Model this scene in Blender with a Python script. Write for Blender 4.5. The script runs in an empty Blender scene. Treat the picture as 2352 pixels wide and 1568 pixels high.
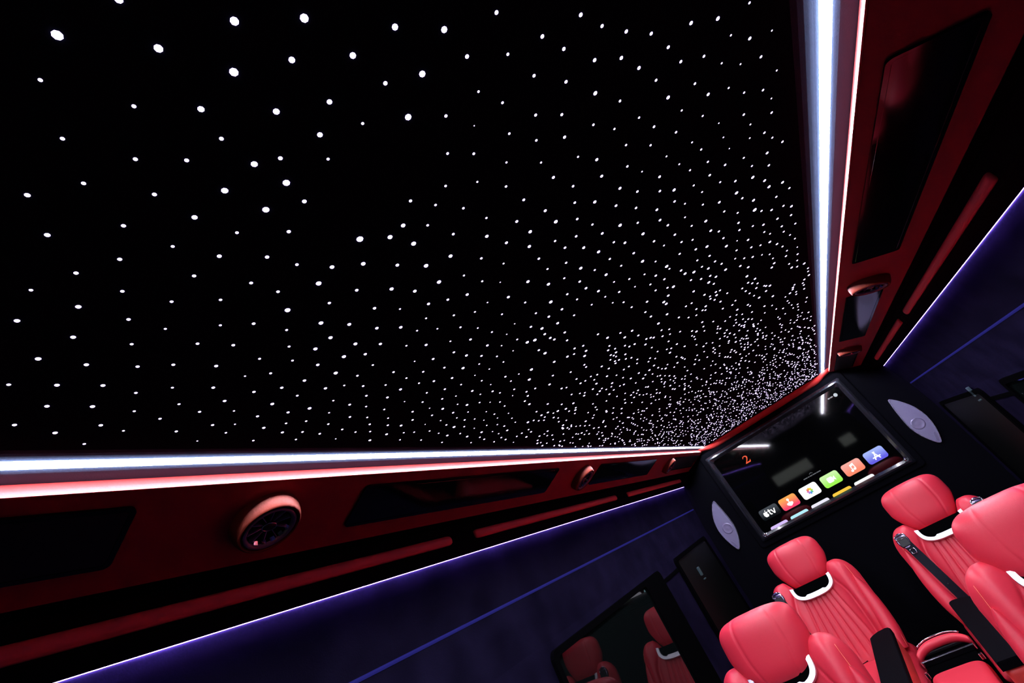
import bpy, bmesh, math, random
from mathutils import Matrix, Vector
S = bpy.context.scene
C = S.collection
# ------------------------------------------------------------------ camera, world, exposure
cam = bpy.data.cameras.new('camera'); co = bpy.data.objects.new('camera', cam); C.objects.link(co)
R = ((0.7152754, 0.5403123, -0.4432198), (-0.6122436, 0.1786919, -0.7702123), (-0.3369554, 0.8222724, 0.4586166))
co.matrix_world = Matrix(((R[0][0], -R[1][0], -R[2][0], .181), (R[0][1], -R[1][1], -R[2][1], 0), (R[0][2], -R[1][2], -R[2][2], 1.5), (0, 0, 0, 1)))
cam.sensor_width = 36; cam.lens = 1083.57 / 2352 * 36; cam.clip_start = .01; cam.clip_end = 50
S.camera = co
w = bpy.data.worlds.new('night'); S.world = w; w.use_nodes = True
w.node_tree.nodes['Background'].inputs[0].default_value = (.002, .0022, .004, 1)
w.node_tree.nodes['Background'].inputs[1].default_value = .3
S.view_settings.view_transform = 'Standard'; S.view_settings.look = 'None'; S.view_settings.gamma = 1
S.view_settings.use_curve_mapping = False
S.view_settings.exposure = 0
CEIL_LED = 166.0      # radiance of the two white ceiling strips
VIOLET_LED = 14.0    # radiance of the violet lines under the ledges
STAR = 4.5

# ------------------------------------------------------------------ materials
def mat(name, col=(.5, .5, .5), rough=.5, metal=0, spec=.5, emit=None, estr=0, bump=0, bscale=400, coat=0, sheen=0, vary=0):
    m = bpy.data.materials.new(name); m.use_nodes = True
    nt = m.node_tree; b = nt.nodes['Principled BSDF']
    b.inputs['Base Color'].default_value = (*col, 1); b.inputs['Roughness'].default_value = rough
    b.inputs['Metallic'].default_value = metal; b.inputs['Specular IOR Level'].default_value = spec
    b.inputs['Coat Weight'].default_value = coat; b.inputs['Sheen Weight'].default_value = sheen
    if emit:
        b.inputs['Emission Color'].default_value = (*emit, 1); b.inputs['Emission Strength'].default_value = estr
    if bump or vary:
        tc = nt.nodes.new('ShaderNodeTexCoord')
        n = nt.nodes.new('ShaderNodeTexNoise'); n.inputs['Scale'].default_value = bscale; n.inputs['Detail'].default_value = 3
        nt.links.new(tc.outputs['Object'], n.inputs['Vector'])
        if bump:
            bp = nt.nodes.new('ShaderNodeBump'); bp.inputs['Strength'].default_value = bump; bp.inputs['Distance'].default_value = .001
            nt.links.new(n.outputs['Fac'], bp.inputs['Height']); nt.links.new(bp.outputs['Normal'], b.inputs['Normal'])
        if vary:
            n2 = nt.nodes.new('ShaderNodeTexNoise'); n2.inputs['Scale'].default_value = 9; n2.inputs['Detail'].default_value = 6
            nt.links.new(tc.outputs['Object'], n2.inputs['Vector'])
            r = nt.nodes.new('ShaderNodeValToRGB')
            r.color_ramp.elements[0].color = (*[c * (1 - vary) for c in col], 1); r.color_ramp.elements[1].color = (*[c * (1 + vary) for c in col], 1)
            r.color_ramp.elements[0].position = .3; r.color_ramp.elements[1].position = .7
            nt.links.new(n2.outputs['Fac'], r.inputs['Fac']); nt.links.new(r.outputs['Color'], b.inputs['Base Color'])
    return m
M = {}
M['leather'] = mat('red_leather', (.70, .027, .055), .43, bump=.25, bscale=700, spec=.5)
M['darkventleather'] = mat('darkened_red_leather', (.14, .018, .010), .6, bump=.15, bscale=500, spec=.2)  # same red leather, darkened to temper the strip's light on the vents
M['ventring'] = mat('violet_grey_plastic', (.13, .10, .17), .32, spec=.6)
M['ventfin'] = mat('violet_satin_fin', (.34, .26, .46), .3, metal=.4, spec=.6)
M['leather2'] = mat('red_leather_smooth', (.70, .05, .045), .45, bump=.15, bscale=500, spec=.45)
M['lipleather'] = mat('red_leather_lip', (.42, .030, .030), .5, bump=.15, bscale=500, spec=.35)
M['padleather'] = mat('red_leather_strip', (.85, .085, .10), .5, bump=.15, bscale=500, spec=.4)
M['stitch'] = mat('red_thread', (.8, .14, .08), .6)
M['shadedleather'] = mat('shaded_red_leather', (.30, .016, .032), .6, bump=.2, bscale=500, spec=.25)  # same red leather, the overhead panel's shade put into its colour
M['suede'] = mat('navy_suede', (.0052, .0042, .0125), .9, spec=.0, bump=.2, bscale=300, vary=.35)
M['suede_black'] = mat('black_suede', (.0015, .0015, .003), .95, spec=.05, bump=.2, bscale=300)
M['ceiling'] = mat('black_headliner', (.010, .012, .020), .95, spec=.0, bump=.2, bscale=600)
M['border'] = mat('headliner_glow_tint', (.030, .044, .075), .95, spec=.0, bump=.2, bscale=600)  # lighter, bluer headliner colour stands for the halo beside the white strips
M['piano'] = mat('piano_black', (.002, .002, .003), .07, spec=.36)
M['plastic'] = mat('black_plastic', (.006, .006, .008), .4, spec=.4)
M['void'] = mat('black_recess', (.0012, .0012, .0015), .9, spec=.0)
M['bezel'] = mat('gloss_bezel', (.012, .012, .017), .18, spec=.6, coat=.4)
M['screen'] = mat('screen_glass', (.0008, .0008, .001), .04, spec=.5)
M['chrome'] = mat('chrome', (.72, .70, .78), .10, metal=1)
M['darkchrome'] = mat('dark_chrome', (.20, .17, .25), .22, metal=1)
M['satin'] = mat('satin_silver', (.86, .86, .93), .38, metal=.55, spec=.6)
M['belt'] = mat('belt_webbing', (.004, .0048, .012), .7, bump=.3, bscale=900, spec=.2)
M['pad'] = mat('black_alcantara', (.0015, .0015, .003), .9, spec=.05, bump=.2, bscale=500)
M['glass'] = mat('tinted_glass', (.002, .003, .003), .02, spec=.28)
M['glass_dull'] = mat('dull_tinted_glass', (.001, .0012, .0012), .5, spec=.08)
M['leafglass'] = mat('leaf_cover', (.27, .255, .40), .28, metal=.3, spec=.6)
M['leafcone'] = mat('speaker_cone', (.22, .20, .32), .35, metal=.3)
M['leafrim'] = mat('leaf_rim', (.62, .58, .80), .2, metal=.8)
M['carpet'] = mat('black_carpet', (.006, .006, .008), 1, bump=.4, bscale=300, spec=.02)
M['led'] = mat('white_led', (.8, .8, .9), .5, emit=(.84, .85, 1), estr=CEIL_LED)
M['violet'] = mat('violet_led', (.4, .3, .8), .5, emit=(.45, .27, 1), estr=VIOLET_LED)
M['violet_tape'] = mat('violet_tape', (.3, .2, .6), .5, emit=(.45, .27, 1), estr=VIOLET_LED * 45)
M['blue'] = mat('blue_line', (.004, .004, .02), .8, spec=0, emit=(.11, .10, 1), estr=.12)  # thin line with a faint blue emission of its own
M['star'] = mat('star_fibre', (.5, .5, .6), .5, emit=(.70, .57, 1), estr=STAR)
M['green'] = mat('dim_green', (.03, .06, .06), .4)
M['rearglow'] = mat('rear_window_light', (.1, .1, .1), .5, emit=(.92, 1, .9), estr=.7)
def flat(name, col, k=1.0, col2=None, axis=2, z0=0, z1=1):
    m = bpy.data.materials.new(name); m.use_nodes = True; nt = m.node_tree
    b = nt.nodes['Principled BSDF']; b.inputs['Base Color'].default_value = (0, 0, 0, 1); b.inputs['Roughness'].default_value = .1
    b.inputs['Emission Color'].default_value = (*col, 1); b.inputs['Emission Strength'].default_value = k
    if col2:   # the icon's own printed gradient
        g = nt.nodes.new('ShaderNodeNewGeometry'); s = nt.nodes.new('ShaderNodeSeparateXYZ'); r = nt.nodes.new('ShaderNodeMapRange'); x = nt.nodes.new('ShaderNodeMix'); x.data_type = 'RGBA'
        tc = nt.nodes.new('ShaderNodeTexCoord'); nt.links.new(tc.outputs['Generated'], s.inputs[0])
        r.inputs['From Min'].default_value = .15; r.inputs['From Max'].default_value = .85
        nt.links.new(s.outputs[2], r.inputs['Value']); nt.links.new(r.outputs[0], x.inputs[0])
        x.inputs[6].default_value = (*col, 1); x.inputs[7].default_value = (*col2, 1)
        nt.links.new(x.outputs[2], b.inputs['Emission Color'])
    return m

# ------------------------------------------------------------------ mesh helpers
def mesh(name, V, F, smooth=False):
    me = bpy.data.meshes.new(name); me.from_pydata([tuple(v) for v in V], [], F); me.update()
    bm = bmesh.new(); bm.from_mesh(me); bmesh.ops.remove_doubles(bm, verts=bm.verts, dist=1e-6)
    bmesh.ops.recalc_face_normals(bm, faces=bm.faces); bm.to_mesh(me); bm.free()
    if smooth: me.polygons.foreach_set('use_smooth', [True] * len(me.polygons))
    return me
def obj(name, me, m=None, parent=None, loc=None):
    o = bpy.data.objects.new(name, me); C.objects.link(o)
    if m is not None and not me.materials: me.materials.append(m)
    if parent: o.parent = parent
    if loc: o.location = loc
    return o
def tag(o, label=None, cat=None, group=None, kind=None):
    if label: o['label'] = label
    if cat: o['category'] = cat
    if group: o['group'] = group
    if kind: o['kind'] = kind
    return o
def empty(name, loc=(0, 0, 0), rz=0):
    o = bpy.data.objects.new(name, None); C.objects.link(o); o.location = loc; o.rotation_euler.z = rz; o.empty_display_size = .05
    return o
def box(x0, x1, y0, y1, z0, z1, bev=0, seg=2):
    bm = bmesh.new(); bmesh.ops.create_cube(bm, size=1)
    for v in bm.verts:
        v.co = Vector(((x0 + x1) / 2 + v.co.x * (x1 - x0), (y0 + y1) / 2 + v.co.y * (y1 - y0), (z0 + z1) / 2 + v.co.z * (z1 - z0)))
    if bev: bmesh.ops.bevel(bm, geom=bm.edges[:], offset=bev, segments=seg, affect='EDGES', profile=.5)
    me = bpy.data.meshes.new('box'); bm.to_mesh(me); bm.free()
    if bev and seg > 2: me.polygons.foreach_set('use_smooth', [True] * len(me.polygons))
    return me
def sweep_y(prof, y0, y1, closed=True, smooth=False, ny=1):
    n = len(prof); V = []; F = []
    for k in range(ny + 1):
        y = y0 + (y1 - y0) * k / ny
        V += [(x, y, z) for x, z in prof]
    for k in range(ny):
        for i in range(n if closed else n - 1):
            j = (i + 1) % n; F.append((k * n + i, k * n + j, (k + 1) * n + j, (k + 1) * n + i))
    if closed: F.append(tuple(range(n))); F.append(tuple(range(ny * n, (ny + 1) * n)))
    return mesh('sweep', V, F, smooth)
def prism(pts, o, ex, ey, en, d0, d1, bev=0, seg=2, smooth=False):
    """outline pts (2D) in the frame o, ex, ey, extruded along en from d0 to d1; the d1 rim is bevelled"""
    o, ex, ey, en = map(Vector, (o, ex, ey, en)); n = len(pts); V = []; F = []
    cx = sum(p[0] for p in pts) / n; cy = sum(p[1] for p in pts) / n
    L = [(0, d0)] + ([(0, d1)] if not bev else [(bev * (1 - math.cos(math.pi / 2 * k / seg)), d1 - abs(bev) * (1 if d1 > d0 else -1) * (1 - math.sin(math.pi / 2 * k / seg))) for k in range(seg + 1)])
    def inset(q):
        if q == 0: return pts
        out = []
        for i in range(n):
            a = Vector(pts[i - 1]); b = Vector(pts[i]); c = Vector(pts[(i + 1) % n])
            t = (c - a); t = t.normalized() if t.length > 1e-9 else Vector((1, 0)); nn = Vector((-t.y, t.x))
            if nn.dot(Vector((cx, cy)) - b) < 0: nn = -nn
            out.append((b.x + nn.x * q, b.y + nn.y * q))
        return out
    for q, d in L:
        V += [o + ex * x + ey * y + en * d for x, y in inset(q)]
    for k in range(len(L) - 1):
        for i in range(n):
            j = (i + 1) % n; F.append((k * n + i, k * n + j, (k + 1) * n + j, (k + 1) * n + i))
    F.append(tuple(range(n))); F.append(tuple(range((len(L) - 1) * n, len(L) * n)))
    return mesh('prism', V, F, smooth)
def rrect(x0, x1, y0, y1, r, seg=5):
    P = []
    for cx, cy, a in ((x1 - r, y1 - r, 0), (x0 + r, y1 - r, 90), (x0 + r, y0 + r, 180), (x1 - r, y0 + r, 270)):
        for k in range(seg + 1):
            t = math.radians(a + 90 * k / seg); P.append((cx + r * math.cos(t), cy + r * math.sin(t)))
    return P
def circ(cx, cy, r, n=32, ry=None):
    return [(cx + r * math.cos(2 * math.pi * k / n), cy + (ry or r) * math.sin(2 * math.pi * k / n)) for k in range(n)]
def ringmesh(outer, inner, o, ex, ey, en, d0, d1):
    """flat band between two outlines with equal counts, with thickness"""
    o, ex, ey, en = map(Vector, (o, ex, ey, en)); n = len(outer); V = []; F = []
    for P, d in ((outer, d0), (outer, d1), (inner, d1), (inner, d0)):
        V += [o + ex * x + ey * y + en * d for x, y in P]
    for k in range(4):
        a = k * n; b = ((k + 1) % 4) * n
        for i in range(n):
            j = (i + 1) % n; F.append((a + i, a + j, b + j, b + i))
    return mesh('ring', V, F)
def tube(pts, r, n=6, closed=False):
    V = []; F = []; P = [Vector(p) for p in pts]; m = len(P)
    for i, p in enumerate(P):
        t = (P[(i + 1) % m] - P[i - 1]) if closed else (P[min(i + 1, m - 1)] - P[max(i - 1, 0)])
        t.normalize(); u = t.orthogonal() if i == 0 else (u - t * u.dot(t)); u.normalize(); v = t.cross(u)
        V += [p + (u * math.cos(2 * math.pi * k / n) + v * math.sin(2 * math.pi * k / n)) * r for k in range(n)]
    for i in range(m if closed else m - 1):
        a = i * n; b = ((i + 1) % m) * n
        for k in range(n): F.append((a + k, a + (k + 1) % n, b + (k + 1) % n, b + k))
    if not closed: F.append(tuple(range(n))); F.append(tuple(range((m - 1) * n, m * n)))
    return mesh('tube', V, F, True)
def revolve(prof, o, en, ex, n=40, closed_end=True):
    """prof: (radius, height) pairs turned about en"""
    o, en, ex = map(Vector, (o, en, ex)); ey = en.cross(ex); V = []; F = []
    for r, h in prof:
        V += [o + en * h + (ex * math.cos(2 * math.pi * k / n) + ey * math.sin(2 * math.pi * k / n)) * r for k in range(n)]
    for i in range(len(prof) - 1):
        for k in range(n): F.append((i * n + k, i * n + (k + 1) % n, (i + 1) * n + (k + 1) % n, (i + 1) * n + k))
    if closed_end: F.append(tuple(range((len(prof) - 1) * n, len(prof) * n)))
    return mesh('rev', V, F, True)
def smoothstep(a, b, x):
    t = max(0, min(1, (x - a) / (b - a))); return t * t * (3 - 2 * t)
def spread(n, k=.65):     # -1..1, denser at the ends
    return [(1 - k) * s + k * math.sin(math.pi / 2 * s) for s in [2 * i / (n - 1) - 1 for i in range(n)]]

# ------------------------------------------------------------------ the setting
Y0, Y1 = -1.55, 4.0
CZ = 1.892
SZ = CZ - .011            # star panel set lower than the strips, to cut their sideways light
ceil = obj('ceiling', box(-.4465, .4465, Y0, Y1, SZ, CZ + .03), M['ceiling']); tag(ceil, 'black fabric ceiling full of tiny white star lights', kind='structure')
COVE = [(.4455, SZ), (.455, SZ + .0008), (.464, SZ + .0027), (.472, SZ + .0055), (.480, SZ + .0088), (.487, CZ), (.507, CZ), (.515, CZ - .001), (.545, CZ - .001), (.56, CZ), (.56, CZ + .03), (.4455, CZ + .03)]  # edge curve added to catch the strips' glow and limit their spread
for n, (side, sx) in enumerate((('left', -1), ('right', 1))):
    tag(obj('trim_%d' % (12 + n), sweep_y([(sx * x, z) for x, z in COVE], Y0, Y1), M['border']), 'glow-tinted ceiling border on both sides of the %s white strip' % side, kind='structure')
tag(obj('floor', box(-.95, .95, Y0, Y1, -.03, 0), M['carpet']), 'black carpeted floor between the red seats', kind='structure')
tag(obj('wall_front', box(-.95, .95, Y1, Y1 + .05, 0, 1.95), M['suede_black']), 'black end wall behind the television', kind='structure')
rear = tag(obj('wall_rear', box(-.95, .95, Y0 - .05, Y0, 0, 1.95), M['suede_black']), 'black wall at the other end of the cabin', kind='structure')
WALL = [(.7990, 1.7268), (.836, 1.5505), (.852, 1.40), (.866, 1.0), (.866, .75), (.855, 0)]
for side, sx in (('left', -1), ('right', 1)):
    prof = [(sx * x, z) for x, z in WALL] + [(sx * .95, 0), (sx * .95, 1.95), (sx * .7990, 1.95)]
    tag(obj('wall_' + side, sweep_y(prof, Y0, Y1), M['suede']), 'dark navy suede %s cabin wall washed by a violet LED' % side, kind='structure')
# red lip between ceiling strip and overhead panel, overhead panel, black ledge
LIP = [(.5415, 1.8925), (.5375, 1.8875), (.533, 1.8815), (.5285, 1.8755), (.5258, 1.8695), (.5255, 1.8668), (.5275, 1.8655), (.533, 1.868), (.56, 1.872), (.60, 1.88), (.60, 1.8925)]
PA, PB = (.529, 1.8662), (.706, 1.797)
PT = Vector((PB[0] - PA[0], 0, PB[1] - PA[1])).normalized()
k = 1
for side, sx in (('left', -1), ('right', 1)):
    tag(obj('trim_%d' % k, sweep_y([(sx * x, z) for x, z in LIP], Y0, 3.955, smooth=False), M['lipleather']), 'rounded red leather lip beside the white strip on the %s' % side, kind='structure'); k += 1
    pan = [(PA[0], PA[1]), (PB[0] - .004, PB[1] + .0016), (PB[0], PB[1] + .003), (PB[0], PB[1] + .02), (PA[0] + .03, CZ)]
    o = tag(obj('trim_%d' % k, sweep_y([(sx * x, z) for x, z in pan], Y0, 3.985), M['shadedleather']), 'sloping red leather overhead panel, darkened for its shade, along the %s wall' % side, kind='structure'); k += 1
    led = [(.71, 1.86), (.742, 1.80), (.742, 1.742), (.748, 1.7345), (.7905, 1.7208), (.7932, 1.7196), (.7944, 1.7198), (.7944, 1.7265), (.81, 1.7265), (.81, 1.9), (.706, 1.9)]
    tag(obj('trim_%d' % k, sweep_y([(sx * x, z) for x, z in led], Y0, 3.985), M['suede_black']), 'black ledge below the red overhead panel on the %s' % side, kind='structure'); k += 1
# front valance with chamfered ends
V = []; F = []; xs = [-.545, -.535, -.515, -.49, -.46, -.43, -.40] + [-.3, -.2, -.1, 0, .1, .2, .3] + [.40, .43, .46, .49, .515, .535, .545]; nq = 8
for x in xs:
    zb = 1.842 + (1.872 - 1.842) * max(0, min(1, (abs(x) - .425) / .11))
    for q in range(nq + 1):
        a = math.pi / 2 * q / nq
        V.append((x, 3.938 + .052 * (1 - math.cos(a)), CZ - (CZ - zb) * math.sin(a)))
    V.append((x, 3.995, zb)); V.append((x, 3.995, CZ))
m_ = nq + 3
for i in range(len(xs) - 1):
    for q in range(m_): F.append((i * m_ + q, i * m_ + (q + 1) % m_, (i + 1) * m_ + (q + 1) % m_, (i + 1) * m_ + q))
F.append(tuple(range(m_))); F.append(tuple(range((len(xs) - 1) * m_, len(xs) * m_)))
tag(obj('trim_%d' % k, mesh('valance', V, F, False), M['leather2']), 'rounded red leather trim across the top of the end wall', kind='structure'); k += 1

# ------------------------------------------------------------------ lamps of the cabin and the blue wall lines
for side, sx in (('left', -1), ('right', 1)):
    o = tag(empty('light_strip', (sx * .497, 1.2, CZ)), 'glowing white LED strip along the %s edge of the starry ceiling' % side, 'light', 'white ceiling strips')
    P = [(.0085 * math.cos(math.pi * i / 8), -.003 * math.sin(math.pi * i / 8)) for i in range(9)]
    obj('diffuser', sweep_y(P, Y0 - 1.2 + .02, 3.952 - 1.2, smooth=False), M['led'], o)
for side, sx, y1 in (('left', -1, 3.965), ('right', 1, 3.965)):
    ls = tag(empty('light_strip', (0, 0, 0)), 'thin violet LED line at the top of the %s suede wall' % side, 'light', 'violet wall lines')
    P = [(sx * (.7968 + .0010 * math.cos(math.pi * i / 5)), 1.7203 + .0010 * math.sin(math.pi * i / 5)) for i in range(10)]
    obj('diffuser', sweep_y(P, Y0, y1), M['violet'], ls)
    P = [(sx * x, z) for x, z in ((.7945, 1.7206), (.7950, 1.7206), (.7950, 1.7262), (.7945, 1.7262))]   # LED tape behind the ledge's lip, facing the wall
    obj('led_tape', sweep_y(P, Y0, y1), M['violet_tape'], ls)
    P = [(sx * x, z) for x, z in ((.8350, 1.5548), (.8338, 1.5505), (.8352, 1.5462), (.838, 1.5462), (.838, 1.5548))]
    tag(obj('wall_line', sweep_y(P, Y0, 3.97), M['blue']), 'faint blue line running along the %s suede wall' % side, 'accent line', 'blue wall lines')

# ------------------------------------------------------------------ star lights in the ceiling
STARS = '''212,298,63 93,264,64 -69,604,80 16,102,62 -26,413,67 152,235,59 194,511,65 66,184,56 -92,413,65 264,481,60 -21,354,58 336,463,56 -89,341,59 215,377,53 76,336,54 287,401,53 93,133,50 155,314,50 -213,600,66 -23,721,64 -311,585,67 -34,659,61 20,255,49 81,409,50 136,390,47 -62,799,63 -90,874,64 5,664,55 -123,654,56 -160,327,49 -325,680,61 -160,598,54 -9,836,57 -161,770,57 219,1028,61 7,1333,73 -44,459,45 -425,818,62 470,799,50 -496,841,64 -366,735,58 157,984,56 -416,724,58 -369,815,58 214,442,39 334,523,40 -307,750,54 331,1257,63 31,1151,61 10,381,40 57,1239,64 84,878,51 -143,834,53 707,1796,84 -223,397,44 123,1028,55 158,1295,64 -422,258,47 -92,730,48 232,1291,62 -117,472,42 412,513,38 -190,470,43 519,639,41 -282,178,41 305,1536,69 -101,1436,68 448,609,40 324,1082,53 -271,896,53 364,1388,63 -576,249,49 -7,296,35 594,975,49 -296,831,51 -234,774,48 501,735,42 191,1438,63 -221,140,38 -669,869,60 466,662,39 213,1216,56 -44,1142,55 -374,1282,64 566,838,44 545,782,43 -92,994,51 -66,274,35 -503,276,45 -198,692,45 223,964,47 -482,197,44 741,900,47 667,1590,67 -166,907,49 62,635,39 97,949,47 507,1308,57 -145,263,36 -55,1483,63 -661,748,55 158,917,45 689,853,44 -474,769,50 574,743,40 294,895,43 -292,271,38 -349,886,50 393,959,45 -222,251,36 113,1419,59 -545,774,51 -400,872,50 394,1114,49 370,826,41 129,1495,61 378,1020,46 437,720,38 -264,478,39 -313,1234,57 398,653,36 -99,221,33 -717,374,49 -651,297,46 -578,319,44 -184,530,38 -311,1035,51 507,1787,68 -285,382,38 279,1225,50 238,567,34 -730,1607,73 -267,537,39 541,691,37 210,878,41 306,1356,54 -258,658,41 -568,856,51 544,1608,62 -532,539,45 -640,366,45 -345,231,37 613,794,39 -530,1119,56 568,1903,70 729,1577,61 45,790,39 -119,1484,59 -374,542,41 -23,191,30 -46,1402,56 358,1164,47 2,1423,56 773,1716,65 678,1072,45 -170,185,32 109,1101,45 428,1392,53 120,1356,52 -822,344,48 -246,1275,53 -453,538,41 438,1330,51 -242,1177,50 -724,303,45 355,722,35 179,1149,46 -586,732,47 394,773,36 -572,1523,63 633,856,39 -362,1116,50 -131,951,43 386,580,31 -663,622,46 224,1144,45 -612,1414,61 25,924,40 712,1723,62 -160,397,33 -613,571,44 797,1023,43 492,1202,46 -431,334,37 261,1085,43 218,673,33 544,1696,59 303,1448,52 -779,789,50 -615,672,45 186,625,32 287,1024,41 303,1700,59 -233,325,32 -363,300,35 -113,145,29 51,445,30 -467,470,38 763,1654,58 -579,1102,51 138,454,29 -737,1301,58 312,970,39 375,1476,51 -112,1374,51 607,1562,54 111,756,34 33,714,34 646,916,38 -798,1279,58 395,1243,45 821,1759,60 208,804,34 -566,399,39 83,691,33 -696,816,47 60,1366,49 -788,412,44 -298,1302,50 439,1537,52 438,1452,50 -546,457,39 -841,1232,57 424,1183,43 -635,990,48 130,676,32 -328,450,34 -313,1168,47 -484,1459,56 325,641,30 -362,377,34 145,1214,44 -801,860,49 586,903,36 469,1742,57 -433,1284,51 730,2171,70 177,1091,40 473,1260,44 477,2108,67 -464,1219,49 171,1608,53 -795,274,42 -762,1845,68 492,1362,46 539,1019,38 -802,1778,66 238,1372,46 788,1509,51 -723,740,44 -797,1631,62 503,869,34 -47,105,26 323,772,32 284,1308,44 278,1155,40 -453,1023,44 440,1064,38 294,705,30 122,831,33 316,1777,55 841,1994,62 -425,657,36 -499,364,34 -372,619,35 373,1314,43 -582,1016,45 -537,969,43 640,1797,55 651,1994,60 432,863,33 694,957,36 -494,915,41 612,1380,45 -661,232,36 -55,1325,44 -533,671,38 415,1683,51 -36,1229,42 -372,1548,52 -701,1039,46 725,2447,71 443,1615,49 3,1519,48 -468,1577,53 -773,645,42 675,1518,47 -485,616,36 -208,1089,40 723,1966,58 62,1439,45 -404,193,30 101,1275,41 97,1171,39 -174,1022,38 308,585,26 -390,1199,44 -34,997,36 757,2249,65 658,1006,35 -497,1310,47 -738,2036,66 -716,587,39 -42,925,34 -631,1497,53 578,1098,37 498,1875,55 -428,1132,42 505,1958,56 765,1898,56 180,1363,42 780,2008,58 522,2025,58 149,1705,50 815,1105,38 662,1393,43 -657,430,36 152,1792,52 -804,993,45 -646,1280,47 230,1578,46 246,1459,43 567,1746,50 -697,1326,49 571,1822,52 -614,795,39 -473,695,35 -796,925,43 266,1733,49 -807,573,39 465,996,33 263,1810,51 -438,929,37 -399,484,31 610,1642,47 -739,1236,47 634,1857,52 463,923,31 302,1865,52 645,2191,60 653,2085,57 512,1065,34 -753,515,37 -738,1151,45 786,1584,46 177,732,27 679,1651,46 520,955,31 -182,1379,42 -282,1377,42 -187,1230,39 248,754,27 747,1249,38 298,830,28 -109,1190,37 -434,1696,50 621,1313,38 791,1399,41 -775,1061,43 729,1844,50 -137,1081,35 452,1834,49 617,1239,36 453,1916,51 785,2468,64 477,1659,45 365,904,29 839,1517,43 -747,987,41 -703,1964,57 43,1005,32 791,2107,55 -675,1620,50 498,1567,42 -553,1352,44 -689,529,34 -215,944,33 -822,2129,62 73,1544,42 -823,1938,58 -530,1246,41 -267,956,33 -627,489,32 -486,1166,39 -718,1544,49 820,1338,39 791,1826,49 -659,1398,45 -584,1275,42 -333,972,34 811,1939,51 126,1565,42 -471,1094,38 -439,398,28 835,2069,54 -736,900,38 -212,842,30 188,1518,40 807,1221,36 559,1499,40 -518,1044,37 842,1838,48 560,1364,37 596,2008,51 809,934,30 611,2139,53 -646,1143,40 -752,843,37 278,1629,42 569,1283,35 -638,1058,38 649,1722,44 -698,1109,39 632,1457,38 -783,1188,41 336,1604,40 690,2133,52 684,1909,47 -727,453,32 -545,905,34 355,1730,43 -867,408,34 -789,1127,40 719,2036,49 391,1548,39 -622,920,35 760,1171,32 -848,795,36 -300,1442,39 778,2322,55 -390,1612,43 -338,1335,37 -190,1156,33 -419,1445,40 -470,1633,44 -528,1706,45 795,2174,51 -551,1772,47 -272,1108,33 -459,1363,38 -548,1581,43 610,1047,29 -616,1772,47 841,2554,59 -239,1015,31 718,1435,36 494,1487,36 -790,2198,56 650,1124,30 735,1511,37 -805,2067,54 -724,1671,46 848,2181,51 -806,1882,50 -845,2051,53 -809,697,34 -779,1702,47 514,1416,35 -767,1488,43 -853,1652,46 -840,929,36 578,2075,46 -779,1409,41 -836,1502,43 123,1646,38 532,1150,29 551,1221,30 573,1430,34 -785,1357,40 -695,1201,37 -836,1381,41 811,1454,35 222,1660,37 727,1110,29 -809,462,30 603,1182,29 -556,618,27 716,2302,49 725,2377,50 726,1019,26 739,2093,45 -704,666,29 -685,948,32 793,2603,54 794,2410,50 835,2637,54 -229,1340,32 819,2257,47 -342,1608,37 -351,1413,34 838,2338,48 -90,1089,27 462,1126,26 -497,1527,37 759,969,25 -635,1944,44 -665,2015,45 -527,1405,35 -694,1893,43 -618,1581,38 -575,1466,36 -663,1678,40 -705,1819,42 -770,1999,46 -664,1556,38 -389,1057,28 -690,1480,37 758,1311,29 -854,1866,44 -782,1559,39 684,2244,42 766,1071,24 -766,700,27 681,1268,26 848,1195,26 748,1367,27 -236,1424,29 -176,1304,27 -125,1286,26 -431,1519,31 -398,1378,29 -475,1738,34 848,1058,23 -538,1644,33 -12,1058,22 -600,1868,36 -604,1695,34 -643,1830,36 -667,1751,35 -754,1926,38 -733,1755,36 -616,1343,29 -592,1192,27 825,1280,25 612,1929,32 681,1199,22 -834,1076,26 844,2461,38 -852,643,23 259,628,14 -849,2243,36 -722,1419,26 687,1336,21'''
bead = []
for r, h in ((1, 0), (.8, .28), (.4, .45)):
    bead += [(r * math.cos(2 * math.pi * i / 8), r * math.sin(2 * math.pi * i / 8), -h) for i in range(8)]
beadF = [(i, (i + 1) % 8, 8 + (i + 1) % 8, 8 + i) for i in range(8)] + [(8 + i, 8 + (i + 1) % 8, 16 + (i + 1) % 8, 16 + i) for i in range(8)] + [tuple(range(16, 24))]
bead_me = mesh('star_bead', bead, beadF)
stars = [(a / 2000, b / 2000, c / 22000) for a, b, c in (map(int, t.split(',')) for t in STARS.split())]
rng = random.Random(5)
def covered(x, y):      # where the list above already holds every star seen
    d = (x - .181, y, SZ - 1.5); q = [sum(R[i][j] * d[j] for j in range(3)) for i in range(3)]
    if q[2] < .02: return True
    px, py = 1176 + 1083.57 * q[0] / q[2], 784 + 1083.57 * q[1] / q[2]
    if px < 1196 and py < 1036 or px > 1180 and py < 603 or 1180 < px < 1480 and py < 757: return True
    return False
cell = {}; MD = .0125
def near(x, y):
    ix, iy = int(x // .05), int(y // .05)
    return any((x - a) ** 2 + (y - b) ** 2 < MD * MD for i in (-1, 0, 1) for j in (-1, 0, 1) for a, b in cell.get((ix + i, iy + j), ()))
for a, b, c in stars: cell.setdefault((int(a // .05), int(b // .05)), []).append((a, b))
more = []
for t in range(2700):
    x, y = rng.uniform(-.452, .452), rng.uniform(.2, 3.85)
    if covered(x, y) or near(x, y): continue
    cell.setdefault((int(x // .05), int(y // .05)), []).append((x, y)); more.append((x, y, .0023 + .0012 * rng.random() ** 2 + .0002 * y))
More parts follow.
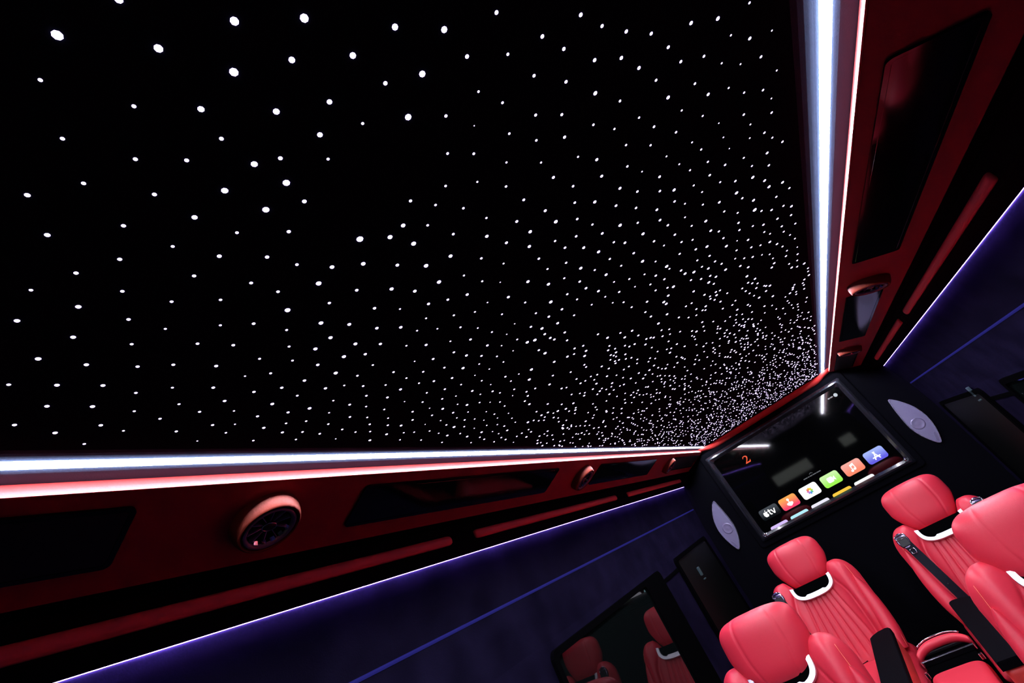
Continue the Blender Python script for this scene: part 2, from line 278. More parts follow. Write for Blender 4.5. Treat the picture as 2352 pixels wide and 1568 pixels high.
for x, y, r in stars[:300]:
    o = obj('star_light', bead_me, M['star'], ceil, (x, y, SZ)); o.scale = (r, r, r)
V = []; F = []
for x, y, r in stars[300:] + more:
    n = len(V); V += [(x + r * a, y + r * b, SZ + r * c) for a, b, c in bead]; F += [tuple(n + i for i in f) for f in beadF]
me = bpy.data.meshes.new('stars'); me.from_pydata(V, [], F); me.update()
o = obj('star_lights', me, M['star'], ceil); o['kind'] = 'stuff'

# ------------------------------------------------------------------ overhead: gloss panels, vents, padded strips
def onpanel(sx, y, t):        # point on the red panel, t metres down the slope
    return Vector((sx * (PA[0] + PT.x * t), y, PA[1] + PT.z * t))
SL = .026                     # slope distance of the panels' upper edge
def gloss(sx, ya, yb, label, gl=True):
    ex = Vector((0, 1, 0)); ey = Vector((sx * PT.x, 0, PT.z)); en = Vector((sx * PT.z, 0, -PT.x))
    o = tag(empty('overhead_panel', onpanel(sx, (ya + yb) / 2, SL)), label, 'gloss panel', 'black panels in the red overhead trim')
    p0 = onpanel(sx, ya, SL) - o.location; L = yb - ya; H = .109
    obj('panel_face', prism(rrect(.006, L - .006, .006, H - .006, .008), p0, ex, ey, en, -.002, .004, .002), M['piano'] if gl else M['plastic'], o)
    obj('rim', ringmesh(rrect(0, L, 0, H, .010), rrect(.007, L - .007, .007, H - .007, .007), p0, ex, ey, en, -.002, .0045), M['piano'], o)
gloss(-1, -.62, .30, 'matt black panel at the near end of the left red overhead trim', False)
gloss(-1, .700, 1.583, 'long gloss black panel between the first two vents on the left')
gloss(-1, 1.975, 2.808, 'gloss black panel before the far vent on the left overhead trim')
gloss(-1, 3.225, 3.93, 'black panel in the far corner of the left overhead trim', False)
gloss(1, .715, 1.575, 'long gloss black panel mirroring red seats on the right overhead trim')
gloss(1, 1.955, 2.810, 'shorter gloss black panel between two vents on the right overhead trim')
gloss(1, 3.220, 3.93, 'black panel in the far corner of the right overhead trim', False)

def vent(sx, y, label):
    ey = Vector((0, 1, 0)); en = Vector((sx * PT.z, 0, -PT.x)); ed = Vector((sx * PT.x, 0, PT.z))
    c = onpanel(sx, y, .083)
    o = tag(empty('air_vent', c), label, 'air vent', 'round air vents in the red overhead trim')
    z = Vector((0, 0, 0))
    obj('surround', revolve([(.0590, -.002), (.0585, .004), (.0572, .013), (.0550, .0205), (.0530, .0252), (.0510, .0275), (.0495, .0277), (.0480, .0255), (.0468, .020), (.0445, .012)], z, en, ey, 56, False), M['darkventleather'], o)
    obj('ring', revolve([(.0448, .010), (.0448, .0258), (.0435, .0272), (.0405, .0272), (.0378, .0245), (.0372, .004)], z, en, ey, 56, False), M['ventring'], o)
    obj('duct', revolve([(.0372, .021), (.0365, .006), (.03, .003)], z, en, ey, 40), M['void'], o)
    # chrome pieces added for the LED glints low in the ring
    for k in range(7):
        a0 = math.radians(200 + 24 * k); a1 = math.radians(200 + 24 * k + 13)
        V = []
        for rr, h in ((.0372, .0235), (.0335, .0175)):
            for s in range(4):
                a = a0 + (a1 - a0) * s / 3; V.append(en * h + (ey * math.cos(a) * 1 + ed * -math.sin(a)) * rr)
        obj('glint_piece', mesh('glint_piece', V, [(s, s + 1, 5 + s, 4 + s) for s in range(3)]), M['chrome'], o)
    for k in range(10):
        a = math.radians(36 * k + 10); d = ey * math.cos(a) + ed * math.sin(a); t = ey * -math.sin(a) + ed * math.cos(a)
        V = [d * rr + t * s + en * h for rr, h0, h1 in ((.010, .018, .008), (.0362, .0205, .010)) for h in (h0, h1) for s in (-.0006, .0006)]
        obj('fin', mesh('fin', V, [(0, 1, 3, 2), (4, 5, 7, 6), (0, 1, 5, 4), (2, 3, 7, 6), (0, 2, 6, 4), (1, 3, 7, 5)]), M['ventfin'], o)
    # oval hub with a chrome edge
    obj('hub', prism(circ(0, 0, .0125, 32, .0085), z, ey, ed, en, .006, .0225, .003), M['plastic'], o)
    obj('hub_ring', tube([ey * (.0128 * math.cos(2 * math.pi * i / 32)) + ed * (.0088 * math.sin(2 * math.pi * i / 32)) + en * .0205 for i in range(32)], .0011, 6, True), M['chrome'], o)
vent(-1, .507, 'round vent nearest the camera on the left red overhead trim')
vent(-1, 1.838, 'middle round vent on the left, between two gloss panels')
vent(-1, 3.155, 'farthest round vent on the left, near the television corner')
vent(1, 1.832, 'larger round vent on the right red overhead trim')
vent(1, 3.140, 'farthest round vent on the right, near the television corner')

def capsule(sx, ya, yb, label):
    hw = .013
    en = Vector((-sx, 0, 0)); ez = Vector((0, 0, 1)); c = Vector((sx * .742, 0, 1.7565))
    V = []; F = []; n = 14
    A = [(hw * math.cos(math.pi * i / (n - 1)), .011 * max(0, math.sin(math.pi * i / (n - 1))) ** .7) for i in range(n)]
    ys = [ya, ya + .002, ya + .006, ya + .014, (ya + yb) / 2, yb - .014, yb - .006, yb - .002, yb]; ks = [.55, .78, .92, 1, 1, 1, .92, .78, .55]
    for y, kk in zip(ys, ks):
        V += [c + Vector((0, y, 0)) + ez * (a * kk) + en * (b * kk) for a, b in A]
    for i in range(len(ys) - 1):
        for q in range(n):
            F.append((i * n + q, i * n + (q + 1) % n, (i + 1) * n + (q + 1) % n, (i + 1) * n + q))
    F.append(tuple(range(n))); F.append(tuple(range((len(ys) - 1) * n, len(ys) * n)))
    tag(obj('padded_strip', mesh('capsule', V, F, True), M['padleather']), label, 'padded strip', 'red padded strips along the ledges')
capsule(-1, -.45, 1.108, 'longest red padded strip, nearest on the left black ledge')
capsule(-1, 1.218, 2.412, 'middle red padded strip on the left black ledge')
capsule(-1, 2.585, 3.74, 'far red padded strip on the left ledge, beside the end wall')
capsule(1, 1.205, 2.365, 'nearer thicker red padded strip on the right black ledge')
capsule(1, 2.525, 3.60, 'far red padded strip on the right ledge, beside the end wall')

# ------------------------------------------------------------------ windows
def wall_x(z):
    for (xa, za), (xb, zb) in zip(WALL, WALL[1:]):
        if zb <= z <= za: return xa + (xb - xa) * (za - z) / (za - zb)
    return .85
def window(n, sx, ya, yb, zt, zb, ga, gb, label, green_mark=None):
    F0 = sx * wall_x(zt); F1 = sx * wall_x(zb)
    ey = Vector((F1 - F0, 0, zb - zt)); H = ey.length; ey.normalize(); ex = Vector((0, 1, 0)); en = ex.cross(ey)
    if en.x * sx > 0: en = -en
    o = tag(empty('window_%d' % n, (F0, ya, zt)), label, kind='structure')
    L = yb - ya
    obj('frame', ringmesh(rrect(0, L, 0, H, .03), rrect(ga - ya, gb - ya, .022, H - .03, .02), (0, 0, 0), ex, ey, en, -.004, .014), M['void'], o)
    obj('pane', prism(rrect(ga - ya - .005, gb - ya + .005, .018, H - .026, .02), (0, 0, 0), ex, ey, en, .002, .006), M['glass'] if n in (1, 3) else M['glass_dull'], o)
    if green_mark:  # small green plate and tick set on the far window
        y, t = green_mark; c = Vector((0, y - ya, 0)) + ey * t + en * .008
        obj('green_mark', prism(rrect(-.018, .018, -.05, .0, .004), c, ex, ey, en, -.002, .006), M['green'], o)
        obj('green_tick', prism(rrect(-.004, .03, .02, .026, .002), c, ex, ey, en, -.002, .006), M['green'], o)
window(1, -1, 1.475, 2.672, 1.372, .80, 1.50, 2.42, 'near left window of dark glass mirroring red seats')
window(2, -1, 2.985, 3.83, 1.368, .80, 3.02, 3.80, 'far left window of dark glass near the end wall', (3.30, .165))
window(3, 1, 1.42, 2.640, 1.385, .80, 1.50, 2.61, 'near right window of dark glass at the photo edge')
window(4, 1, 2.960, 3.82, 1.382, .80, 2.99, 3.79, 'far right window of dark glass near the end wall', (3.07, .03))
for n, sx, ya, yb, z in ((k, -1, 2.664, 2.990, 1.314), (k + 1, 1, 2.630, 2.965, 1.322)):
    x = wall_x(z)
    tag(obj('trim_%d' % n, box(min(sx * (x - .004), sx * (x + .01)), max(sx * (x - .004), sx * (x + .01)), ya, yb, z - .012, z + .006, .002), M['void']), 'black seam across the pillar between the %s windows' % ('left' if sx < 0 else 'right'), kind='structure')
# small lit windows behind the camera: only their mirror image in the television is seen
for n, x0, x1, z0, z1 in ((5, -.79, -.15, 1.27, 1.44), (6, .42, .62, 1.30, 1.45)):
    o = tag(empty('window_%d' % n, ((x0 + x1) / 2, Y0, (z0 + z1) / 2)), 'small dim window at the other end of the cabin', kind='structure')
    hx, hz = (x1 - x0) / 2, (z1 - z0) / 2
    obj('frame', ringmesh(rrect(-hx - .02, hx + .02, -hz - .02, hz + .02, .02), rrect(-hx, hx, -hz, hz, .015), (0, 0, 0), (1, 0, 0), (0, 0, 1), (0, 1, 0), 0, .015), M['plastic'], o)
    obj('pane', prism(rrect(-hx - .003, hx + .003, -hz - .003, hz + .003, .015), (0, 0, 0), (1, 0, 0), (0, 0, 1), (0, 1, 0), .002, .006), M['rearglow'], o)

# ------------------------------------------------------------------ television
TY = 3.982
tv = tag(empty('television', (0, TY, 1.478)), 'large wall television showing a row of coloured app tiles', 'television')
TZ = 1.478
X, Zv, Nf = (1, 0, 0), (0, 0, 1), (0, -1, 0)
def tvp(pts): return [(x, z - TZ) for x, z in pts]
obj('surround', prism(tvp(rrect(-.583, .583, 1.108, 1.848, .03)), (0, 0, 0), X, Zv, Nf, -.018, -.003, .012, 4), M['suede_black'], tv)
# sloping gloss frame: outer edge low, ridge, inner edge low
OUT = tvp(rrect(-.543, .543, 1.149, 1.809, .012)); MID = tvp(rrect(-.530, .530, 1.164, 1.796, .014)); MI2 = tvp(rrect(-.520, .520, 1.174, 1.786, .016)); INN = tvp(rrect(-.504, .504, 1.189, 1.766, .022))
V = []; F = []; n = len(OUT)
for P, d in ((OUT, .0), (OUT, .008), (MID, .022), (MI2, .024), (INN, .006), (INN, .0)): V += [(x, -d, z) for x, z in P]
for a in range(5):
    for i in range(n): j = (i + 1) % n; F.append((a * n + i, a * n + j, (a + 1) * n + j, (a + 1) * n + i))
obj('frame', mesh('frame', V, F), M['bezel'], tv)
scr = obj('screen', prism(tvp(rrect(-.505, .505, 1.187, 1.768, .02)), (0, 0, 0), X, Zv, Nf, -.002, .001), M['screen'], tv)
for x in (-.5, .5):
    obj('corner_stud', revolve([(.009, .016), (.008, .022), (.005, .0245), (0.001, .025)], (x, 0, 1.186 - TZ), Nf, X, 16), M['chrome'], tv)
def tile(name, x0, x1, z0, z1, m, r=.016, d=.0025):
    return obj(name, prism(tvp(rrect(x0, x1, z0, z1, r)), (0, 0, 0), X, Zv, Nf, .001, d), m, scr)
wht = flat('icon_white', (1, 1, 1), 1.15)
def glyph(name, pts, m=None, d=.0032):
    return obj(name, prism(tvp(pts), (0, 0, 0), X, Zv, Nf, .0015, d), m or wht, scr)
tz0, tz1 = 1.249, 1.328
tile('app_tile', -.452, -.314, tz0 + .006, tz1, flat('tile_dark', (.004, .006, .007), 1, (.06, .07, .085)))
tile('app_tile', -.296, -.171, tz0, tz1, flat('tile_orange', (.95, .06, .16), 1, (1, .40, .10)))
tile('app_tile', -.140, -.014, tz0, tz1, flat('tile_white', (1, 1, 1), 1.2))
tile('app_tile', .017, .140, tz0, tz1, flat('tile_green', (.35, .92, .09), 1, (.62, .93, .42)))
tile('app_tile', .171, .296, tz0, tz1, flat('tile_coral', (1, .26, .15), 1, (.96, .42, .36)))
tile('app_tile', .325, .451, tz0, tz1, flat('tile_blue', (.13, .12, .80), 1, (.38, .48, .96)))
for (x0, x1), c in zip(((-.447, -.319), (-.293, -.165), (-.137, -.011), (.018, .145), (.170, .301)), ((.68, .52, 1), (.45, .85, .98), (.85, .84, 1), (1, .60, .06), (.96, .96, 1))):
    P = [(x0, 1.187), (x0, 1.197), (x0 + .004, 1.2035), (x0 + .011, 1.206), (x1 - .011, 1.206), (x1 - .004, 1.2035), (x1, 1.197), (x1, 1.187)]
    obj('app_tile', prism(tvp(P), (0, 0, 0), X, Zv, Nf, .001, .0025), flat('tile_low', c, 1.0), scr)
# icons
cx, cz = -.412, 1.291      # fruit mark with leaf and bite, then "tv"
fr = [(0, .012), (.006, .0145), (.012, .013), (.0155, .009), (.0115, .003), (.0115, -.003), (.0165, -.0085), (.012, -.017), (.006, -.0205), (0, -.0185), (-.006, -.0205), (-.012, -.016), (-.017, -.006), (-.0165, .006), (-.0125, .013), (-.006, .0145)]
glyph('icon', [(cx + a, cz + b) for a, b in fr])
glyph('icon', [(cx + a, cz + b) for a, b in ((.000, .0165), (.002, .0225), (.009, .026), (.008, .020), (.004, .017))])
T_ = [(-.005, .0205), (.0035, .0205), (.0035, .0125), (.010, .0125), (.010, .0065), (.0035, .0065), (.0035, -.009), (.006, -.0125), (.011, -.0125), (.011, -.0185), (.002, -.0185), (-.003, -.015), (-.005, -.010), (-.005, .0065), (-.0095, .0065), (-.0095, .0125), (-.005, .0125)]
glyph('icon', [(-.383 + a, cz + b) for a, b in T_])
V_ = [(-.0165, .0125), (-.008, .0125), (0, -.009), (.008, .0125), (.0165, .0125), (.0045, -.0185), (-.0045, -.0185)]
glyph('icon', [(-.355 + a, cz + b) for a, b in V_])
glyph('icon', [(-.233 + a, 1.289 + b) for a, b in circ(0, .0165, .0085, 16)])                          # joystick: knob, stem, faceted base
glyph('icon', [(-.233 + a, 1.289 + b) for a, b in ((-.003, .010), (.003, .010), (.003, .000), (.020, -.004), (.022, -.010), (.020, -.016), (.004, -.026), (-.004, -.026), (-.020, -.016), (-.022, -.010), (-.020, -.004), (-.003, .000))], d=.0034)
PET = [(1, .55, .05), (.95, .75, .05), (.45, .8, .1), (.15, .65, .35), (.1, .35, .9), (.4, .3, .85), (.8, .2, .5), (.95, .25, .12)]
for i, c in enumerate(PET):
    a = math.pi / 2 - i * math.pi / 4; u = Vector((math.cos(a), math.sin(a))); v = Vector((-u.y, u.x)); q = []
    for p in circ(.0135, 0, .0085, 14, .0062): r_ = u * p[0] + v * p[1]; q.append((-.077 + r_.x, 1.2885 + r_.y))
    glyph('petal', q, flat('petal', c, .9), .0030 + .0001 * i)
glyph('icon', rrect(.053, .092, 1.270, 1.305, .009))
glyph('icon', [(.091, 1.291), (.106, 1.303), (.106, 1.272), (.091, 1.284)])
N_ = [(-.0115, .0220), (.0150, .0280), (.0150, -.010), (.0095, -.010), (.0095, .0135), (-.006, .0100), (-.006, -.015), (-.0115, -.015)]
glyph('icon', [(.233 + a, 1.287 + b) for a, b in N_]); glyph('icon', circ(.2190, 1.2715, .0085, 16, .0072)); glyph('icon', circ(.2380, 1.2765, .0085, 16, .0072))
def bar(p, q, w, c=8):
    p, q = Vector(p), Vector(q); t = (q - p).normalized(); u = Vector((-t.y, t.x)); out = []
    for cen, s in ((q, 1), (p, -1)):
        for i in range(c + 1):
            a = -math.pi / 2 + math.pi * i / c; r_ = cen + (t * math.cos(a) * s + u * math.sin(a) * s) * w; out.append((r_.x, r_.y))
    return out
for p, q in (((.373, 1.265), (.392, 1.3085)), ((.403, 1.265), (.384, 1.3085)), ((.366, 1.2775), (.410, 1.2775))): glyph('icon', bar(p, q, .0037))
# red numeral 2
D2 = [(-.0205, .012), (-.019, .020), (-.012, .0265), (-.002, .028), (.009, .0255), (.015, .018), (.0145, .009), (.007, -.003), (-.008, -.018), (.008, -.0185), (.016, -.017), (.0205, -.010), (.023, -.0105), (.018, -.027), (-.021, -.027), (-.021, -.024), (-.004, -.006), (.004, .005), (.0065, .013), (.003, .020), (-.006, .0225), (-.014, .019), (-.018, .0115)]
glyph('numeral', [(-.290 + a, 1.662 + b) for a, b in D2], flat('numeral_red', (.95, .10, .03), .9))
glyph('avatar', circ(.457, 1.7215, .0125, 24), flat('avatar_grey', (.55, .6, .66), 1))
glyph('clock_line', rrect(.402, .416, 1.719, 1.7265, .0015), flat('grey_text', (.32, .33, .36), .9)); glyph('clock_line', rrect(.419, .437, 1.719, 1.7265, .0015), flat('grey_text', (.32, .33, .36), .9))
for x0, x1 in ((-.063, -.034), (-.031, -.020), (-.017, .002), (.005, .030), (.033, .063)):
    glyph('hint_line', rrect(x0, x1, 1.3615, 1.3675, .001), flat('hint_grey', (.14, .15, .17), .9))
glyph('hint_caret', [(-.012, 1.375), (0, 1.381), (.012, 1.375), (.012, 1.378), (0, 1.3845), (-.012, 1.378)], flat('hint_grey', (.14, .15, .17), .9))

# ------------------------------------------------------------------ leaf shaped wall speakers
LEAF = [(.670, 1.530), (.678, 1.5315), (.690, 1.524), (.706, 1.506), (.722, 1.484), (.737, 1.459), (.749, 1.435), (.759, 1.408), (.766, 1.378), (.770, 1.345), (.768, 1.308), (.761, 1.268), (.748, 1.227), (.733, 1.192), (.726, 1.181), (.718, 1.179), (.708, 1.185), (.696, 1.201), (.681, 1.226), (.666, 1.258), (.655, 1.293), (.6495, 1.325), (.649, 1.358), (.6515, 1.395), (.656, 1.440), (.662, 1.485), (.667, 1.515)]
for sx, label in ((-1, 'leaf shaped silver speaker on the wall left of the television'), (1, 'leaf shaped silver speaker on the wall right of the television')):
    o = tag(empty('wall_speaker', (sx * .708, Y1, 1.35)), label, 'speaker', 'leaf speakers beside the television')
    P = [(sx * a - sx * .708, b - 1.35) for a, b in LEAF]
    Pi = [(a * .93 - sx * .0002, b * .965) for a, b in P]
    obj('cover', prism(P, (0, 0, 0), X, Zv, Nf, -.002, .012, .004), M['leafglass'], o)
    obj('rim', ringmesh(P, Pi, (0, 0, 0), X, Zv, Nf, .004, .0145), M['leafrim'], o)
    obj('cone', revolve([(.038, .011), (.037, .0135), (.030, .0140), (.026, .0125), (.012, .0135), (.004, .0145)], (-sx * .006, 0, -.022), Nf, X, 36), M['leafcone'], o)
    obj('badge', prism(bar((sx * .012, -.150), (sx * .024, -.112), .0075), (0, 0, 0), X, Zv, Nf, .011, .0142), M['leafcone'], o)

# ------------------------------------------------------------------ seats
RC = math.radians(19); UB = Vector((0, math.sin(RC), math.cos(RC))); NB = Vector((0, -math.cos(RC), math.sin(RC)))
def bk(x, h, d): return Vector((x, 0, .50)) + UB * h + NB * d
HB, XB = .47, .257
def top_h(x):
    a = abs(x)
    if a > .168: return .345 + .125 * max(0, 1 - ((a - .168) / .0895) ** 2.2) ** .5
    return .40 + .07 * smoothstep(.085, .150, a)
def xscale(h): return .94 + .06 * smoothstep(.0, .22, h)
def seam_x(h):      # seam between pleated panel and side lobes
    return .118 + .030 * smoothstep(.42, .28, h) + .012 * math.sin(math.pi * min(1, max(0, h / .40)))
def front(x, h):
    a = abs(x); s = seam_x(h)
    d = .050 + .030 * math.exp(-((a - .190) / .048) ** 2) * smoothstep(-.05, .2, h) - .010 * (1 - smoothstep(s - .02, s + .02, a))
    d -= .0075 * math.exp(-((a - s) / .0045) ** 2)
    if a < s:
        f = .70 + .42 * (1 - smoothstep(.0, .42, h)); e = smoothstep(.0, .04, h) * (1 - smoothstep(.385, .41, h))
        for i in range(-3, 4):
            xk = i * .0385 * f
            d -= .0065 * e * math.exp(-((x - xk) / .0042) ** 2)
    return d
def backrest_mesh():
    nu, nv = 131, 72; us = spread(nu, .35); V = []; F = []
    for side in (1, -1):
        for i, u in enumerate(us):
            for j in range(nv):
                v = j / (nv - 1); v = 1 - (1 - v) ** 1.25 if side == 1 else v
                x0 = u * XB; h = -.04 + v * (top_h(x0) + .04); x = x0 * xscale(h)
                e = max(0, 1 - abs(u) ** 7) ** .45 * max(0, 1 - v ** 12) ** .45
                d = front(x, h) * e if side == 1 else -.085 * e
                V.append(bk(x, h, d))
    for s in range(2):
        b = s * nu * nv
        for i in range(nu - 1):
            for j in range(nv - 1): F.append((b + i * nv + j, b + (i + 1) * nv + j, b + (i + 1) * nv + j + 1, b + i * nv + j + 1))
    return mesh('backrest', V, F, True)
def pillow(fn, nu=40, nv=40):
    """closed cushion: fn(u, v, side) with u, v in -1..1; both sides meet along the rim"""
    us, vs = spread(nu), spread(nv); V = []; F = []
    for side in (1, -1):
        for u in us:
            for v in vs: V.append(fn(u, v, side))
    for s in range(2):
        b = s * nu * nv
        for i in range(nu - 1):
            for j in range(nv - 1): F.append((b + i * nv + j, b + (i + 1) * nv + j, b + (i + 1) * nv + j + 1, b + i * nv + j + 1))
    return mesh('pillow', V, F, True)
def pl(u, n, m): return max(0, 1 - abs(u) ** n) ** (1 / m)
HT = math.radians(9); HU = Vector((0, math.sin(HT), math.cos(HT))); HN = Vector((0, -math.cos(HT), math.sin(HT))); HC = Vector((0, .205, .992))
def head_w(t): return .164 - .040 * smoothstep(.1, -1.0, t) - .004 * smoothstep(.6, 1, t)
def headpt(u, v, side):
    w = head_w(v) * (.70 + .30 * pl(v, 5, 2.6))
    z = v * .127 * (.83 + .17 * pl(u, 3.6, 2.2))
    e = pl(u, 3.6, 2.2) * pl(v, 4.2, 2.2)
    x = u * w
    d = .068 * e * (1 - .10 * u * u) if side == 1 else -.052 * e
    if side == 1: d -= .0042 * math.exp(-((abs(x) - .50 * w) / .0034) ** 2) * smoothstep(0, .3, e)
    return HC + HU * z + HN * d + Vector((x, 0, 0))
def side_bolster_mesh(sx):
    def fn(u, v, side):
        t = (v + 1) / 2
        w = .040 * pl(t, 3, 1.7) * (.8 + .2 * smoothstep(0, .25, t)); xc = .226 - .018 * (1 - t) + .010 * math.sin(math.pi * t)
        h = -.015 + t * .365
        e = pl(u, 2.4, 2)
        d = (.045 + .052 * e * (1 - .55 * t)) if side == 1 else .02
        if abs(u) >= .999: d = .03
        return bk(sx * (xc + u * w), h, d)
    return pillow(fn, 22, 40)
def cushion_mesh():
    def fn(u, v, side):
        e = pl(u, 6, 2.4) * pl(v, 7, 2.4)
        y = -.18 + v * .34; x = u * .247
        z = .43 + (.072 + .012 * math.exp(-((abs(u) - .82) / .15) ** 2)) * e if side == 1 else .43 - .06 * e
        if side == 1 and abs(x) < .17: z -= .004 * math.exp(-((abs(x) - .15) / .004) ** 2)
        return Vector((x, y, z))
    return pillow(fn, 44, 34)
def collar_pts(w, zb, zt, n=24, notch=0):
    P = []
    for i in range(n + 1):
        a = math.pi * i / n; c, s = math.cos(a), math.sin(a)
        P.append((w * math.copysign(abs(c) ** .72, c), zt - (zt - zb) * abs(s) ** .62))
    if notch:
        P = [(x, z + (notch if abs(x) < w * .50 else notch * .35 if abs(x) < w * .58 else 0)) for x, z in P]
    return P
CF = (bk(0, .330, .062), Vector((1, 0, 0)), UB * .92 + NB * -.2, NB)
def collar_mesh():
    o, ex, ey, en = CF; ey = ey.normalized(); en = ex.cross(ey) * -1 if ex.cross(ey).dot(NB) < 0 else ex.cross(ey)
    A = collar_pts(.124, .0, .088, 36); B = collar_pts(.106, .016, .084, 36, .009)
    return prism_strip(A, B, o, ex, ey, en, -.012, .004), prism(B, o, ex, ey, en, -.014, -.006)
def prism_strip(A, B, o, ex, ey, en, d0, d1):
    n = len(A); V = []; F = []
    for P, d in ((A, d0), (A, d1), (B, d1), (B, d0)): V += [o + ex * x + ey * y + en * d for x, y in P]
    for k_ in range(4):
        a = k_ * n; b = ((k_ + 1) % 4) * n
        for i in range(n - 1): F.append((a + i, a + i + 1, b + i + 1, b + i))
    F.append((0, n, 2 * n, 3 * n)); F.append((n - 1, 2 * n - 1, 3 * n - 1, 4 * n - 1))
    return mesh('strip', V, F)
def belt_path(s0, s1, x0, x1, n=14):
    return [(x0 + (x1 - x0) * t, s0 + (s1 - s0) * t) for t in [i / n for i in range(n + 1)]]
def belt_mesh(P, wd=.023, lift=.006):
    V = []; F = []
    for x, h in P:
        for q, dd in ((-1, 0), (1, 0), (1, .0016), (-1, .0016)):
            xx = x + q * wd; V.append(bk(xx, h, max(front(xx, h), front(x, h)) * .985 + lift + dd))
    for i in range(len(P) - 1):
        for q in range(4): F.append((i * 4 + q, i * 4 + (q + 1) % 4, (i + 1) * 4 + (q + 1) % 4, (i + 1) * 4 + q))
    F.append((0, 1, 2, 3)); n = 4 * (len(P) - 1); F.append((n, n + 1, n + 2, n + 3))
    return mesh('belt', V, F)
LIB = {}
def lib(key, fn):
    if key not in LIB: LIB[key] = fn()
    return LIB[key]
Xv = Vector((1, 0, 0))
def seat(loc, label, inner, belts, drop=0):
    """inner: +1 when the aisle is on local +x; belts: list of shoulder sides carrying a belt guide"""
    o = tag(empty('captain_seat', loc), label, 'seat', 'red leather cabin seats')
    obj('seat_base', lib('base', lambda: box(-.215, .215, -.46, .06, -.05, .40, .03, 3)), M['plastic'], o)
    obj('seat_cushion', lib('cushion', cushion_mesh), M['leather'], o)
    b = obj('backrest', lib('backrest', backrest_mesh), M['leather'], o)
    for sx in (-1, 1):
        sb = obj('side_bolster', lib('bol%d' % sx, lambda: side_bolster_mesh(sx)), M['leather'], o)
        obj('stitching', lib('st%d' % sx, lambda: tube([bk(sx * (.222 + .014 * math.sin(math.pi * t)), .03 + .385 * t, front(sx * .222, .03 + .385 * t) * (.97 - .25 * t ** 6) + .001) for t in [i / 22 for i in range(23)]], .0011, 5)), M['stitch'], b)
        obj('stitching', lib('sb%d' % sx, lambda: tube([bk(sx * (.226 - .018 * (1 - t) + .010 * math.sin(math.pi * t) + .030 * max(0, 1 - t ** 3) ** .6), -.01 + .355 * t, .078 - .028 * t) for t in [i / 20 for i in range(20)]], .0011, 5)), M['stitch'], sb)
    h = obj('headrest', lib('head', lambda: pillow(headpt, 70, 44)), M['leather'], o, (0, -drop * 2, -drop))
    cm = lib('collar', collar_mesh)
    c = obj('headrest_collar', cm[0], M['satin'], o); obj('collar_insert', cm[1], M['void'], c)
    for sx in belts:
        x0 = sx * .200; hh = .390; d = front(x0, hh)
        g = obj('belt_guide', lib('g%d' % sx, lambda: prism(circ(0, 0, .031, 28, .041), bk(x0, hh, d - .006), Xv, UB, NB, 0, .014, .005, 3, True)), M['darkchrome'], o)
        obj('guide_slot', lib('gs%d' % sx, lambda: prism(rrect(-.024, .024, -.030, .018, .008), bk(x0, hh, d + .008), Xv, UB, NB, -.002, .006, .003)), M['plastic'], g)
        obj('guide_loop', lib('gl%d' % sx, lambda: tube([bk(x0 + a, hh + b_, d + .013) for a, b_ in rrect(-.026, .026, .010, .030, .008)], .0028, 6, True)), M['chrome'], g)
        bl = obj('seat_belt', lib('b%d' % sx, lambda: belt_mesh(belt_path(hh - .012, .03, sx * .195, sx * .150))), M['belt'], o)
        obj('belt_tongue', lib('bt%d' % sx, lambda: tube([bk(sx * .192 + a, .330 + b_, front(sx * .19, .330) + .012) for a, b_ in rrect(-.011, .011, -.012, .012, .005)], .0022, 6, True)), M['chrome'], bl)
        obj('belt_button', lib('bb%d' % sx, lambda: revolve([(.006, 0), (.005, .002), (.001, .003)], bk(sx * .168, .15, front(sx * .168, .15) + .008), NB, Xv, 12)), M['plastic'], bl)
    obj('armrest', lib('arm%d' % inner, lambda: box(min(inner * .128, inner * .222), max(inner * .128, inner * .222), -.90, -.10, .47, .597, .02, 3)), M['leather2'], o)
    P = [(-.90, .118), (-.90, .228), (-.13, .228), (-.115, .222), (-.105, .205), (-.115, .165), (-.14, .135), (-.17, .118)]
    obj('armrest_pad', lib('pad%d' % inner, lambda: prism([(y, inner * x) for y, x in P], (0, 0, .595), (0, 1, 0), (1, 0, 0), (0, 0, 1), 0, .03, .008, 3)), M['pad'], o)
    return o
sA = seat((-.374, 3.42, 0), 'red leather seat below the left half of the television', 1, (-1,))
seat((.374, 3.42, 0), 'red leather seat below the right half of the television', -1, (-1, 1))
seat((-.440, 2.08, .03), 'red leather seat in front of the left television seat, headrest near the window', 1, (-1,), .03)
seat((.472, 2.08, .03), 'red leather seat cut by the right edge of the photo', -1, (), .03)
lp = obj('pull_loop', tube([(-.022, -.03, .507), (.012, -.018, .508), (.026, -.045, .508), (-.006, -.062, .508)], .0018, 6, True), M['pad'], sA); lp['label'] = 'thin black loop on the cushion'

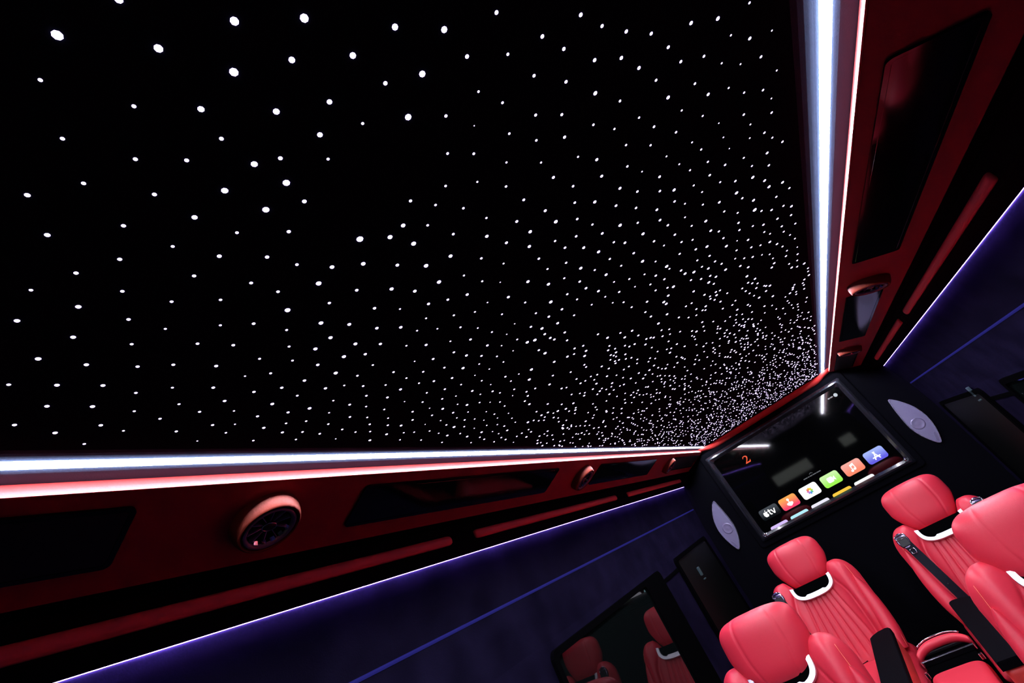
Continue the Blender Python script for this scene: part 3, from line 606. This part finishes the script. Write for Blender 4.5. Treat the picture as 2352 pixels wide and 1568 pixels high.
# ------------------------------------------------------------------ console between the two television seats
cn = tag(empty('centre_console', (0, 2.9, 0)), 'red padded console with chrome bar between the two television seats', 'console')
obj('body', box(-.112, .112, -.42, .40, 0, .43, .012), M['plastic'], cn)
def armpad(u, v, side):
    e = pl(u, 6, 2.6) * pl(v, 8, 2.6); y = -.155 + v * .265; x = u * .116
    return Vector((x, y, .445 + (.062 if side == 1 else -.03) * e))
obj('armrest', pillow(armpad, 30, 34), M['leather'], cn)
obj('slot', box(-.112, .112, .112, .335, .40, .478, .004), M['void'], cn)
obj('chrome_bar', box(-.118, .120, .226, .240, .478, .504, .004), M['chrome'], cn)
for x in (-.117, .113): obj('chrome_corner', box(x - .006, x + .010, .105, .122, .478, .502, .003), M['chrome'], cn)
def liptop(x): return .505 + .022 * (1 - (x / .118) ** 2)
V = []; F = []; n = 24
for i in range(n + 1):
    x = -.122 + .244 * i / n; b_ = .055 * (1 - (x / .122) ** 2); z = .494 + .024 * (1 - (x / .122) ** 4)
    for q in range(9):
        a = 2 * math.pi * q / 9; V.append((x, .305 + b_ + .020 * math.cos(a), z - .006 + .020 * math.sin(a)))
for i in range(n):
    for q in range(9): F.append((i * 9 + q, i * 9 + (q + 1) % 9, (i + 1) * 9 + (q + 1) % 9, (i + 1) * 9 + q))
F.append(tuple(range(9))); F.append(tuple(range(n * 9, n * 9 + 9)))
lipo = obj('rear_lip', mesh('lip', V, F, True), M['leather'], cn)
obj('lip_trim', tube([(x, .318 + .055 * (1 - (x / .122) ** 2), .512 + .024 * (1 - (x / .122) ** 4)) for x in [-.098 + .196 * i / 20 for i in range(21)]], .0042, 6), M['chrome'], lipo)
obj('shelf_edge', box(-.112, .112, .47, .482, .44, .452, .002), M['plastic'], cn)
bs = tag(empty('belt_buckle', (.172, 2.79, .49)), 'black belt buckle socket beside the red console', 'buckle')
obj('socket', prism([(-.022, -.014), (.022, -.014), (.022, .016), (.010, .016), (.010, -.001), (-.012, -.001), (-.012, .008), (-.022, .008)], (0, 0, 0), (1, 0, 0), (0, 1, 0), (0, 0, 1), -.012, .008), M['pad'], bs)
obj('button', box(-.011, .009, 0, .012, -.006, .005, .002), M['leather2'], bs)
